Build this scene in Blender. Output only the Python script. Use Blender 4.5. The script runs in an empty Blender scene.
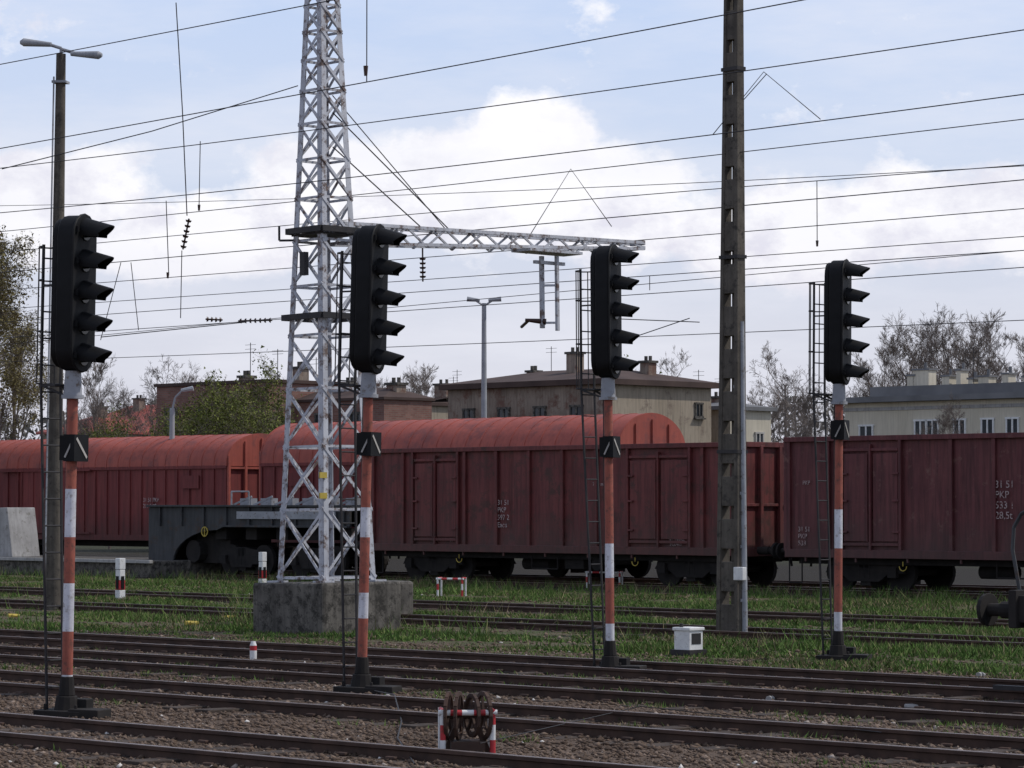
import bpy, math, random
import numpy as np
from mathutils import Vector, Matrix, noise
random.seed(7); rng=np.random.default_rng(7)
CAMZ=2.2; F=3000.0; HOR=505.0; R2=math.sqrt(0.5)
scene=bpy.context.scene
# ---------------------------------------------------------------- survey helpers (photo measurement -> world position)
def Zat(py,Y): return CAMZ+(HOR-py)*Y/F
def Wp(px,py,Y): return Vector(((px-512)/F*Y,Y,Zat(py,Y)))
def Gp(px,py):
    Y=F*CAMZ/(py-HOR); return Vector(((px-512)/F*Y,Y,0))
def U(px,v):
    k=(px-512)/F; return -v*(1-k)/(1+k)
def UV(u,v,z=0): return Vector((R2*(u+v),R2*(v-u),z))
def Yof(px,v): return math.sqrt(2)*v/(1+(px-512)/F)
# ---------------------------------------------------------------- materials
def nd(nt,t,**k):
    n=nt.nodes.new(t)
    for a,b in k.items(): setattr(n,a,b)
    return n
def ramp(nt,src,stops):
    r=nd(nt,'ShaderNodeValToRGB'); e=r.color_ramp.elements
    while len(e)<len(stops): e.new(0.5)
    for i,(p,c) in enumerate(stops):
        e[i].position=p; e[i].color=(c[0],c[1],c[2],1) if hasattr(c,'__len__') else (c,c,c,1)
    nt.links.new(src,r.inputs[0]); return r.outputs[0]
def mixc(nt,f,a,b,mode='MIX'):
    m=nd(nt,'ShaderNodeMix',data_type='RGBA',blend_type=mode)
    for i,s in ((0,f),(6,a),(7,b)):
        if isinstance(s,bpy.types.NodeSocket): nt.links.new(s,m.inputs[i])
        elif i==0: m.inputs[0].default_value=s
        else: m.inputs[i].default_value=(s[0],s[1],s[2],1)
    return m.outputs[2]
def noi(nt,vec,scale,detail=4,rough=0.6):
    n=nd(nt,'ShaderNodeTexNoise'); n.inputs['Scale'].default_value=scale
    n.inputs['Detail'].default_value=detail; n.inputs['Roughness'].default_value=rough
    nt.links.new(vec,n.inputs['Vector']); return n.outputs[0]
def base(name,rough=0.8,metal=0.0,spec=.35):
    m=bpy.data.materials.new(name); m.use_nodes=True; nt=m.node_tree
    b=nt.nodes['Principled BSDF']; b.inputs['Roughness'].default_value=rough; b.inputs['Metallic'].default_value=metal
    b.inputs['Specular IOR Level'].default_value=spec
    return m,nt,b
def coords(nt,sc=(1,1,1),kind='Object'):
    tc=nd(nt,'ShaderNodeTexCoord'); mp=nd(nt,'ShaderNodeMapping'); mp.inputs['Scale'].default_value=sc
    nt.links.new(tc.outputs[kind],mp.inputs[0]); return mp.outputs[0]
def bump(nt,b,h,st=0.3,dist=0.02):
    n=nd(nt,'ShaderNodeBump'); n.inputs['Strength'].default_value=st; n.inputs['Distance'].default_value=dist
    nt.links.new(h,n.inputs['Height']); nt.links.new(n.outputs[0],b.inputs['Normal'])
def mottled(name,c1,c2,scale=3,rough=0.85,metal=0,st=0.0,spot=None,spotlo=0.62,streak=0.0,spec=.35,splash=None):
    m,nt,b=base(name,rough,metal,spec); v=coords(nt)
    col=ramp(nt,noi(nt,v,scale,3),[(0.3,c1),(0.7,c2)])
    if streak>0:
        v2=coords(nt,(5,5,0.35)); f=ramp(nt,noi(nt,v2,1.6,4,0.7),[(0.42,0.0),(0.72,streak)])
        col=mixc(nt,f,col,tuple(x*0.3 for x in c1))
    if spot:
        f=ramp(nt,noi(nt,v,scale*2.3,5,0.75),[(spotlo-0.07,0.0),(spotlo+0.05,1.0)])
        col=mixc(nt,f,col,spot)
    if splash:
        sp=nd(nt,'ShaderNodeSeparateXYZ'); nt.links.new(v,sp.inputs[0])
        nn=noi(nt,v,1.7,4,.7); a=nd(nt,'ShaderNodeMath',operation='MULTIPLY_ADD'); nt.links.new(nn,a.inputs[0]); a.inputs[1].default_value=-1.6; nt.links.new(sp.outputs[2],a.inputs[2])
        mr=nd(nt,'ShaderNodeMapRange'); mr.inputs[1].default_value=1.2; mr.inputs[2].default_value=.1; mr.inputs[3].default_value=0; mr.inputs[4].default_value=.7; nt.links.new(a.outputs[0],mr.inputs[0])
        col=mixc(nt,mr.outputs[0],col,splash)
    nt.links.new(col,b.inputs['Base Color'])
    if st: bump(nt,b,noi(nt,v,scale*8,3),st,0.01)
    return m
M={}
M['gond']=mottled('wagon_maroon_paint',(0.125,0.027,0.028),(0.175,0.042,0.038),0.9,0.6,spot=(0.07,0.026,0.022),spotlo=0.58,streak=0.75,splash=(.065,.036,.03))
M['gond2']=mottled('wagon_maroon_faded',(0.105,0.026,0.03),(0.15,0.042,0.043),1.1,0.6,spot=(0.16,0.075,0.065),spotlo=0.66,streak=0.8,splash=(.058,.034,.03))
M['vanwall']=mottled('van_wall_paint',(0.155,0.03,0.03),(0.21,0.043,0.038),0.8,0.7,streak=0.65,splash=(.06,.03,.026))
M['vanroof']=mottled('van_roof_paint',(0.31,0.07,0.05),(0.39,0.095,0.067),0.5,0.65,spot=(0.21,0.06,0.05),spotlo=0.58,streak=0.35)
M['black']=mottled('underframe_grime',(0.009,0.008,0.008),(0.024,0.02,0.018),2.5,0.9)
M['sigblack']=mottled('signal_black_paint',(0.004,0.004,0.0045),(0.008,0.008,0.009),6,0.6,spec=.2)
M['glass']=mottled('signal_lens',(0.004,0.006,0.006),(0.01,0.012,0.012),3,0.1)
M['redp']=mottled('red_band_paint',(0.28,0.075,0.05),(0.37,0.11,0.075),5,0.65,spot=(0.15,0.06,0.045),spotlo=0.58,streak=0.5)
M['whitep']=mottled('white_band_paint',(0.55,0.55,0.6),(0.72,0.72,0.76),6,0.6,spot=(0.33,0.3,0.29),spotlo=0.6,streak=0.45)
M['redb']=mottled('barrier_red_paint',(0.35,0.02,0.03),(0.5,0.04,0.045),8,0.5,spot=(0.2,0.05,0.03))
M['steel']=mottled('mast_grey_paint',(0.42,0.43,0.47),(0.56,0.57,0.61),2.2,0.55,spot=(0.13,0.09,0.075),spotlo=0.57,streak=.3)
M['galv']=mottled('galvanised_steel',(0.22,0.23,0.25),(0.34,0.35,0.38),3,0.5,spot=(0.12,0.09,0.07))
M['darksteel']=mottled('dark_steel',(0.016,0.016,0.018),(0.035,0.03,0.03),5,0.6)
M['conc']=mottled('weathered_concrete',(0.08,0.073,0.065),(0.17,0.155,0.135),2.5,0.95,st=0.6,spot=(0.035,0.032,0.028),spotlo=0.54,streak=0.7)
M['polec']=mottled('pole_concrete',(0.08,0.069,0.057),(0.135,0.118,0.098),3,0.95,st=0.5,spot=(0.045,0.04,0.035),spotlo=0.6,streak=0.5)
M['conclight']=mottled('pale_concrete',(0.30,0.29,0.28),(0.42,0.41,0.4),2,0.95,spot=(0.2,0.19,0.17),streak=0.4)
M['lampgrey']=mottled('grey_lamp_metal',(0.25,0.26,0.28),(0.36,0.37,0.39),2,0.6,streak=0.2)
M['rail']=mottled('rusty_rail',(0.036,0.021,0.016),(0.08,0.045,0.032),4,0.8)
M['railtop']=mottled('rail_running_surface',(0.14,0.10,0.085),(0.24,0.19,0.17),3,0.42,0.5)
M['sleeper']=mottled('old_timber_sleeper',(0.03,0.022,0.018),(0.08,0.06,0.048),3,0.95,st=0.8)
M['twig']=mottled('pale_twigs',(0.13,0.105,0.092),(0.20,0.165,0.145),1.5,0.95)
M['text']=mottled('faded_lettering',(0.34,0.26,0.25),(0.46,0.38,0.37),5,0.8,spot=(.15,.05,.05),spotlo=.56)
M['yellow']=mottled('yellow_mark',(0.40,0.30,0.05),(0.5,0.38,0.08),5,0.7)
M['wagongrey']=mottled('wagon_grey_paint',(0.028,0.03,0.033),(0.06,0.062,0.065),1.2,0.65,spot=(0.05,0.03,0.02),streak=0.6)
M['white']=mottled('white_paint',(0.6,0.6,0.6),(0.76,0.76,0.74),6,0.6,spot=(0.35,0.33,0.3),spotlo=0.64)
M['oldwhite']=mottled('dull_window_paint',(0.36,0.34,0.31),(0.46,0.44,0.41),2,0.7)
M['roofdark']=mottled('brown_roof_felt',(0.05,0.032,0.028),(0.085,0.055,0.046),0.6,0.9)
M['roofgrey']=mottled('grey_roof_felt',(0.12,0.12,0.125),(0.19,0.19,0.195),0.5,0.9)
M['cream']=mottled('cream_render',(0.52,0.47,0.37),(0.60,0.55,0.45),0.35,0.95,streak=0.3)
M['beige']=mottled('old_beige_render',(0.29,0.24,0.18),(0.39,0.33,0.255),0.5,0.95,streak=0.5,spot=(0.18,0.14,0.11))
M['dirty_shaded']=mottled('dirty_shaded_render',(0.19,0.145,0.115),(0.32,0.26,0.21),0.5,0.95,streak=0.6,spot=(0.15,0.085,0.065),spotlo=0.57)  # dirt streaks; base tone darkened for the tenement wall facing away from the sun
M['win']=mottled('window_glass',(0.02,0.025,0.03),(0.06,0.07,0.08),0.5,0.15)
M['ceram']=mottled('insulator_ceramic',(0.03,0.014,0.012),(0.05,0.02,0.015),3,0.3)
def brick():
    m,nt,b=base('red_brick',0.95); v=coords(nt)
    sep=nd(nt,'ShaderNodeSeparateXYZ'); nt.links.new(v,sep.inputs[0])
    add=nd(nt,'ShaderNodeMath',operation='ADD'); nt.links.new(sep.outputs[0],add.inputs[0]); nt.links.new(sep.outputs[1],add.inputs[1])
    cb=nd(nt,'ShaderNodeCombineXYZ'); nt.links.new(add.outputs[0],cb.inputs[0]); nt.links.new(sep.outputs[2],cb.inputs[1])
    br=nd(nt,'ShaderNodeTexBrick'); br.inputs['Scale'].default_value=1; br.inputs['Brick Width'].default_value=0.3; br.inputs['Row Height'].default_value=0.09
    br.inputs['Mortar Size'].default_value=0.01
    br.inputs['Color1'].default_value=(0.20,0.08,0.06,1); br.inputs['Color2'].default_value=(0.28,0.14,0.11,1); br.inputs['Mortar'].default_value=(0.2,0.18,0.15,1)
    nt.links.new(cb.outputs[0],br.inputs['Vector'])
    f=ramp(nt,noi(nt,v,0.5,5,0.7),[(0.4,0.0),(0.65,0.7)])
    nt.links.new(mixc(nt,f,br.outputs[0],(0.12,0.07,0.06)),b.inputs['Base Color']); return m
M['brick']=brick()
def attrmat(name,stops,rough=0.9):
    m,nt,b=base(name,rough,spec=.15); a=nd(nt,'ShaderNodeAttribute',attribute_name='tone')
    c=ramp(nt,a.outputs['Fac'],stops); nt.links.new(c,b.inputs['Base Color'])
    return m
M['stone']=attrmat('ballast_stone',[(0,(0.045,0.03,0.022)),(0.45,(0.125,0.088,0.065)),(0.8,(0.20,0.148,0.115)),(0.96,(0.27,0.21,0.17)),(1,(0.6,0.57,0.53))])
M['grass']=attrmat('grass_blades',[(0,(0.035,0.055,0.015)),(0.4,(0.07,0.125,0.028)),(0.72,(0.12,0.19,0.048)),(0.87,(0.18,0.175,0.075)),(1,(0.22,0.165,0.11))])
M['leaf']=attrmat('spring_leaves',[(0,(0.06,0.075,0.018)),(0.5,(0.12,0.14,0.035)),(1,(0.20,0.21,0.06))])
M['leafbud']=attrmat('brown_buds',[(0,(0.09,0.075,0.035)),(0.5,(0.15,0.125,0.055)),(1,(0.22,0.19,0.08))])
M['haze']=attrmat('far_twig_mass',[(0,(0.13,0.12,0.11)),(0.5,(0.18,0.165,0.15)),(1,(0.23,0.21,0.18))])
def groundmat():
    m,nt,b=base('ground_surface',0.95,spec=.15); v=coords(nt)
    dot=nd(nt,'ShaderNodeVectorMath',operation='DOT_PRODUCT'); dot.inputs[1].default_value=(R2,R2,0)
    nt.links.new(v,dot.inputs[0])
    n1=noi(nt,v,0.35,4,0.65); n2=noi(nt,v,9,5,0.7); n3=noi(nt,v,1.1,4,0.6)
    grav=ramp(nt,n2,[(0.3,(0.05,0.034,0.026)),(0.5,(0.12,0.086,0.065)),(0.72,(0.20,0.15,0.115))])
    grav=mixc(nt,ramp(nt,n3,[(0.4,0.0),(0.65,0.65)]),grav,(0.055,0.04,0.03))
    gr=ramp(nt,n2,[(0.3,(0.03,0.037,0.015)),(0.55,(0.07,0.085,0.032)),(0.75,(0.13,0.12,0.07))])
    gr=mixc(nt,ramp(nt,n3,[(0.43,0.0),(0.58,0.85)]),gr,(0.12,0.088,0.064))
    ad=nd(nt,'ShaderNodeMath',operation='MULTIPLY_ADD'); nt.links.new(n1,ad.inputs[0]); ad.inputs[1].default_value=6; nt.links.new(dot.outputs['Value'],ad.inputs[2])
    def stage(c,a,bb,col):
        mr=nd(nt,'ShaderNodeMapRange'); mr.inputs[1].default_value=a; mr.inputs[2].default_value=bb; nt.links.new(ad.outputs[0],mr.inputs[0]); return mixc(nt,mr.outputs[0],c,col)
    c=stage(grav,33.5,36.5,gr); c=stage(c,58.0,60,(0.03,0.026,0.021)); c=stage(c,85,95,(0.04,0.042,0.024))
    nt.links.new(c,b.inputs['Base Color']); bump(nt,b,n2,0.9,0.05); return m
M['ground']=groundmat()
# ---------------------------------------------------------------- mesh builder
class MB:
    def __init__(s): s.v=[];s.f=[];s.m=[]
    def add(s,vs,fs,mi=0):
        o=len(s.v); s.v+= [tuple(x) for x in vs]; s.f+=[tuple(i+o for i in f) for f in fs]; s.m+=[mi]*len(fs)
    def box(s,c,sz,mi=0,T=None):
        x,y,z=[a/2 for a in sz]; c=Vector(c)
        vs=[Vector((i,j,k)) for i in(-x,x) for j in(-y,y) for k in(-z,z)]
        if T is not None: vs=[T@q for q in vs]
        s.add([q+c for q in vs],[(0,1,3,2),(4,6,7,5),(0,4,5,1),(2,3,7,6),(0,2,6,4),(1,5,7,3)],mi)
    def beam(s,p,q,w,h=None,mi=0,up=(0,0,1)):
        p=Vector(p);q=Vector(q);h=h or w; d=(q-p).normalized(); up=Vector(up)
        if abs(d.dot(up))>0.99: up=Vector((0,1,0)) if abs(d.y)<.9 else Vector((1,0,0))
        a=d.cross(up).normalized()*w/2; b=a.normalized().cross(d)*h/2
        vs=[p-a-b,p+a-b,p+a+b,p-a+b,q-a-b,q+a-b,q+a+b,q-a+b]
        s.add(vs,[(3,2,1,0),(4,5,6,7),(0,1,5,4),(1,2,6,5),(2,3,7,6),(3,0,4,7)],mi)
    def tube(s,p,q,r1,r2=None,n=8,mi=0,cap=True):
        p=Vector(p);q=Vector(q);r2=r1 if r2 is None else r2; d=(q-p).normalized()
        a=d.orthogonal().normalized(); b=d.cross(a)
        vs=[];
        for (c,r) in((p,r1),(q,r2)):
            for i in range(n):
                t=2*math.pi*i/n; vs.append(c+(a*math.cos(t)+b*math.sin(t))*r)
        fs=[(i,(i+1)%n,n+(i+1)%n,n+i) for i in range(n)]
        if cap: fs+=[tuple(range(n-1,-1,-1)),tuple(range(n,2*n))]
        s.add(vs,fs,mi)
    def path(s,pts,r,n=6,mi=0):
        for a,b in zip(pts[:-1],pts[1:]): s.tube(a,b,r,r,n,mi)
    def ext(s,pts,axis,a0,a1,mi=0):
        n=len(pts); f=(lambda a,p:(a,p[0],p[1])) if axis=='x' else (lambda a,p:(p[0],a,p[1]))
        vs=[f(a0,p) for p in pts]+[f(a1,p) for p in pts]
        s.add(vs,[(i,(i+1)%n,n+(i+1)%n,n+i) for i in range(n)]+[tuple(range(n-1,-1,-1)),tuple(range(n,2*n))],mi)
    def build(s,name,mats,parent=None,bevel=0,smooth=False,loc=None,rot=None):
        me=bpy.data.meshes.new(name); me.from_pydata(s.v,[],s.f)
        for k in mats: me.materials.append(M[k])
        me.polygons.foreach_set('material_index',s.m)
        me.update()
        import bmesh
        bm=bmesh.new(); bm.from_mesh(me); bmesh.ops.recalc_face_normals(bm,faces=bm.faces); bm.to_mesh(me); bm.free()
        if smooth:
            me.polygons.foreach_set('use_smooth',[True]*len(me.polygons))
            try: me.set_sharp_from_angle(angle=math.radians(40))
            except Exception: pass
        o=bpy.data.objects.new(name,me); scene.collection.objects.link(o)
        if parent: o.parent=parent
        if loc is not None: o.location=loc
        if rot is not None: o.rotation_euler=(0,0,rot)
        if bevel:
            b=o.modifiers.new('b','BEVEL'); b.width=bevel; b.segments=2; b.limit_method='ANGLE'
        return o
ROT=-math.pi/4
def root(name,loc=(0,0,0),rot=ROT):
    e=bpy.data.objects.new(name,None); e.location=loc; e.rotation_euler=(0,0,rot); e.empty_display_size=0.3
    scene.collection.objects.link(e); return e
def text(body,size,loc,parent,mat='text'):
    c=bpy.data.curves.new('marking','FONT'); c.body=body; c.size=size; c.extrude=0.002
    o=bpy.data.objects.new('marking',c); o.data.materials.append(M[mat]); o.location=loc; o.rotation_euler=(math.pi/2,0,0)
    scene.collection.objects.link(o); o.parent=parent
def fastmesh(name,verts,nper,loops,tone_per_item,vper,matk):
    me=bpy.data.meshes.new(name); nv=len(verts); nl=loops.size; nf=nl//nper
    me.vertices.add(nv); me.vertices.foreach_set('co',verts.astype(np.float32).ravel())
    me.loops.add(nl); me.loops.foreach_set('vertex_index',loops.astype(np.int32).ravel())
    me.polygons.add(nf); me.polygons.foreach_set('loop_start',np.arange(0,nl,nper,dtype=np.int32))
    me.update(calc_edges=True)
    a=me.attributes.new('tone','FLOAT','POINT'); a.data.foreach_set('value',np.repeat(tone_per_item,vper).astype(np.float32))
    me.materials.append(M[matk]); me.validate()
    o=bpy.data.objects.new(name,me); scene.collection.objects.link(o); return o
# ---------------------------------------------------------------- ground
g=MB(); g.add([(-1500,-300,0),(1500,-300,0),(1500,3000,0),(-1500,3000,0)],[(0,1,2,3)]); g.build('ground',['ground'])
# ---------------------------------------------------------------- tracks
TR=[17.0,21.5,25.3,28.7]; FARTR=[38.5,44.5,58.6,63.4]
def rail_profile(s,v,z0,x0,x1):
    P=[(-.07,0),(.07,0),(.07,.012),(.012,.035),(.012,.12),(.035,.13),(.035,.158),(-.035,.158),(-.035,.13),(-.012,.12),(-.012,.035),(-.07,.012)]
    s.ext([(v+a,z0+b) for a,b in P],'x',x0,x1,0)
    s.box(((x0+x1)/2,v,z0+.161),(x1-x0,.058,.005),1)
def track(v,sl=True,z=0.03,u0=-260,u1=40,su=(-62,-3)):
    e=root('railway_track')
    a=MB()
    for d in(-.7525,.7525): rail_profile(a,v+d,z,u0,u1)
    a.build('rails',['rail','railtop'],e)
    if sl:
        b=MB(); x=su[0]
        while x<su[1]:
            T=Matrix.Rotation(random.uniform(-.03,.03),3,'Z')@Matrix.Rotation(random.uniform(-.01,.01),3,'X')
            b.box((x+random.uniform(-.04,.04),v+random.uniform(-.05,.05),z+.020+random.uniform(-.016,.008)),(.25,2.5,.075),0,T)
            for d in(-.7525,.7525):
                b.box((x,v+d-.10,z+.062),(.12,.06,.03),1); b.box((x,v+d+.10,z+.062),(.12,.06,.03),1)
            x+=.64
        b.build('sleepers',['sleeper','rail'],e,bevel=.01)
for i,v in enumerate(TR): track(v,z=-.045+.004*i)
for v in FARTR: track(v,z=-.05,su=(-85,-20) if v<50 else (-100,-38))
# ---------------------------------------------------------------- ballast stones
def stones(n,vlo,vhi,smin,smax,name):
    v=rng.uniform(vlo,vhi,n); u=-v*rng.uniform(0.62,1.55,n)
    s=smin+(smax-smin)*rng.random(n)**4
    oct_=np.array([(1,0,0),(-1,0,0),(0,1,0),(0,-1,0),(0,0,1),(0,0,-1)],float)
    vv=oct_[None]*rng.uniform(.55,1.3,(n,6,3))+rng.normal(0,.18,(n,6,3))
    ang=rng.uniform(0,6.28,n); c,sn=np.cos(ang),np.sin(ang)
    x=vv[:,:,0]*c[:,None]-vv[:,:,1]*sn[:,None]; y=vv[:,:,0]*sn[:,None]+vv[:,:,1]*c[:,None]
    vv=np.stack([x,y,vv[:,:,2]*.6],-1)*s[:,None,None]
    X=R2*(u+v); Y=R2*(v-u); vv+=np.stack([X,Y,s*.2],-1)[:,None,:]
    fs=np.array([(0,2,4),(2,1,4),(1,3,4),(3,0,4),(2,0,5),(1,2,5),(3,1,5),(0,3,5)])
    loops=(fs[None]+(np.arange(n)*6)[:,None,None]).reshape(-1)
    patch=np.sin(X*.8+np.sin(Y*.6)*2)*np.sin(Y*.45+1)+.6*np.sin(X*2.3+Y)*np.sin(Y*1.7-X*.5)
    t=np.clip(rng.normal(.44,.2,n)+.17*patch,0,.97); t[rng.random(n)<.005]=1
    return fastmesh(name,vv.reshape(-1,3),3,loops,t,6,'stone')
stones(110000,14.5,32.5,.010,.045,'ballast_gravel')
stones(10000,32,56,.02,.06,'scattered_gravel')
# ---------------------------------------------------------------- grass
def blades(n,fn,hlo,hhi,name,w=.022):
    v,u,keep_t=fn(n)
    m=len(v); X=R2*(u+v); Y=R2*(v-u)
    a=rng.uniform(0,3.14,m); h=rng.uniform(hlo,hhi,m)*keep_t; ww=w*rng.uniform(.6,1.4,m)
    dx=np.cos(a)*ww; dy=np.sin(a)*ww; lx=rng.normal(0,.45,m)*h; ly=rng.normal(0,.45,m)*h
    z=np.zeros(m)
    P=np.stack([np.stack([X-dx,Y-dy,z],-1),np.stack([X+dx,Y+dy,z],-1),np.stack([X+lx,Y+ly,h],-1)],1)
    pat=np.sin(X*.9+1.3*np.sin(Y*.5))*np.sin(Y*.33+X*.2)
    t=np.clip(rng.normal(.5,.18,m)+.2*pat,0,.86); dr=rng.random(m)<.10+.3*(pat<-.25); t[dr]=rng.uniform(.85,1,dr.sum())
    return fastmesh(name,P.reshape(-1,3),3,np.arange(m*3),t,3,'grass')
def field(n):
    v=rng.uniform(30.2,56.8,n); u=-v*rng.uniform(.6,1.6,n); out=np.zeros(n)
    for i in range(n):
        p=Vector((u[i]*.25,v[i]*.45,0)); q=noise.noise(p)+.6*noise.noise(p*3.1)+.45*noise.noise(p*9)
        edge=min(1,(v[i]-30.2)/3.6); thr=.36-.52*edge
        if v[i]>53: thr+=.15*(v[i]-53)
        thr-=.12*(-u[i]/v[i]<.95)
        for tv in(38.5,44.5):
            if abs(v[i]-tv)<1.3: thr+=.36
        out[i]=(0 if q<thr else .4+min(1,max(0,q-thr)*1.3))
    k=out>0; return v[k],u[k],out[k]
blades(310000,field,.03,.105,'grass',.02)
def weeds(n):
    vs=[];us=[]
    for _ in range(330):
        b=random.random()
        v=random.uniform(29.7,33) if b<.55 else random.uniform(22.6,29) if b<.85 else random.uniform(15,30); u=-v*random.uniform(.65,1.5); k=random.randint(15,70); s=random.uniform(.05,.3)
        vs.append(rng.normal(v,s,k)); us.append(rng.normal(u,s*1.6,k))
    v=np.concatenate(vs);u=np.concatenate(us); return v,u,np.full(len(v),.9)
blades(0,weeds,.02,.09,'weed_tufts',.009)
def scrub(n):
    vs=[];us=[]
    for _ in range(300):
        v=random.uniform(33,57.2) if random.random()<.6 else random.uniform(54.5,57.2); u=-v*random.uniform(.65,1.5); k=random.randint(10,50); s=random.uniform(.1,.35)
        vs.append(rng.normal(v,s,k)); us.append(rng.normal(u,s*1.6,k))
    v=np.concatenate(vs);u=np.concatenate(us); return v,u,np.full(len(v),1.)
blades(0,scrub,.12,.36,'tall_weeds',.010)
# ---------------------------------------------------------------- signals
def stadium(w,z0,z1,n=8):
    r=w/2; P=[]
    for i in range(n+1):
        t=math.pi*i/n; P.append((r*math.cos(t),z1-r+r*math.sin(t)))
    for i in range(n+1):
        t=math.pi+math.pi*i/n; P.append((r*math.cos(t),z0+r+r*math.sin(t)))
    return P
SROT=math.radians(-21)
def signal(px,py,ytop,yhb,yplate,lean=0,bands=None):
    b=Gp(px,py); Y=b.y; e=root('railway_signal',b); e.rotation_euler=(0,math.radians(lean),SROT)
    zt=Zat(ytop,Y); zb=Zat(yhb,Y); zp=Zat(yplate,Y); h=zt-zb
    m=MB(); m.ext(stadium(.40,zb+.03,zt-.03),'x',-.17,-.10); m.ext(stadium(.44,zb,zt),'x',-.10,.09); m.ext(stadium(.50,zb-.02,zt+.02),'x',.09,.115)
    m.build('signal_head',['sigblack'],e,bevel=.02,smooth=True)
    hd=MB(); ln=MB(); n=5; sp=(h-.32)/(n-1)
    for i in range(n):
        zc=zb+.16+sp*i; R=.135; L=.33; K=10
        ln.tube((.115,0,zc),(.13,0,zc),.115,.105,14)
        ri=[];
        for (x,rr,dz) in((.115,R,0),(.115+L,R*.80,-.04)):
            for s_ in(0,.014):
                for k in range(K+1):
                    t=math.radians(-25)+math.radians(230)*k/K
                    xx=x-(.13*(1-max(0,math.sin(t))) if x>.2 else 0)
                    ri.append((xx,(rr-s_)*math.cos(t),zc+dz+(rr-s_)*math.sin(t)*(1 if x<.2 else .8)))
        N=K+1; fs=[]
        for k in range(K):
            fs+=[(k,k+1,2*N+k+1,2*N+k),(N+k,3*N+k,3*N+k+1,N+k+1),(2*N+k,2*N+k+1,3*N+k+1,3*N+k)]
        fs+=[(0,2*N,3*N,N),(K,N+K,3*N+K,2*N+K)]
        hd.add(ri,fs)
        hd.box((.125,.19,zc),(.03,.03,.06)); hd.box((.125,-.19,zc),(.03,.03,.06))
    hd.build('lamp_hoods',['sigblack'],e,smooth=True); ln.build('lenses',['glass'],e,smooth=True)
    m=MB(); m.tube((0,0,zb-.25),(0,0,zb),.10,.085,12); m.tube((0,0,zb-.29),(0,0,zb-.25),.12,.12,12)
    m.build('head_bracket',['galv'],e,smooth=True)
    zs=zb-.28; m=MB(); z=zs; c=0; BL=bands or [.95,.5,.48,.5,.45,.5,.6,.4]; i=0
    while z>.3:
        L=BL[i%len(BL)]; z2=max(.3,z-L); m.tube((0,0,z2),(0,0,z),.058,.058,14,c); z=z2; c=1-c; i+=1
    m.build('mast',['redp','whitep'],e,smooth=True)
    m=MB(); m.tube((0,0,.22),(0,0,.42),.09,.07,12); m.tube((0,0,-.02),(0,0,.22),.15,.11,12)
    m.box((0,0,.03),(.55,.42,.09)); m.box((.12,.1,.12),(.2,.16,.14)); m.box((.3,-.05,.05),(.35,.3,.10))
    for sx in(-.18,.18):
        for sy in(-.13,.13): m.tube((sx,sy,.06),(sx,sy,.14),.02,.02,6)
    m.build('base_casting',['black'],e,bevel=.01)
    m=MB(); m.box((.09,0,zp),(.05,.30,.28)); m.box((.02,-.07,zp),(.14,.03,.28)); m.box((.0,.0,zp),(.2,.16,.26)); m.beam((.119,.11,zp-.1),(.119,-.11,zp+.1),.004,.03,1,up=(0,1,1)); m.beam((-.03,-.09,zp-.1),(.07,-.09,zp+.1),.02,.006,1,up=(0,1,0))
    m.build('mast_plate',['sigblack','oldwhite'],e)
    m=MB(); za=zt-.3; zl=zb-.15; X0=-.16; X1=-.33
    def lx(z): return X0+(X1-X0)*min(1,z/zl)
    for sy in(-.16,.10):
        m.beam((X0,sy*.8,.05),(X1,sy,zl),.022,.022); m.beam((X1,sy,zl),(X1,sy,za),.024,.024)
        m.beam((X1,sy,zl),(-.02,sy*.3,zl-.12),.022,.022)
        m.beam((X1,sy,zb+h*.55),(-.10,sy,zb+h*.55),.02,.02)
    z=.3
    while z<za:
        m.tube((lx(z),-.15,z),(lx(z),.10,z),.009,.009,6); z+=.28
    for zz in(zl+.02,zl+h*.35,zl+h*.68,za-.02):
        pts=[(X1-.16*math.sin(t),.14*math.cos(t)-.03,zz) for t in np.linspace(0,math.pi,9)]; m.path(pts,.009,5)
    for t in(.6,1.57,2.5):
        m.tube((X1-.16*math.sin(t),.14*math.cos(t)-.03,zl+.02),(X1-.16*math.sin(t),.14*math.cos(t)-.03,za-.02),.008,.008,5)
    m.box((X1+.1,0,zl),(.24,.3,.02))
    m.build('ladder',['darksteel'],e,rot=math.radians(-22))
    m=MB(); m.path([(-.1,.05,.05),(-.07,.05,.5),(-.07,.02,zb-.2)],.013); m.build('cable_conduit',['darksteel'],e)
signal(68,716,215,371,448,0.9)
signal(362,692,225,373,444,1.3,[1.3,.35,.65,.3,.8,.5,.8])
signal(610,672,245,378,447,-0.4,[1.9,.45,.6,.5,.5,.5,.8])
signal(837,660,260,384,430,0.5,[1.5,.55,.9,.45,.6,.5,.8])
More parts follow.
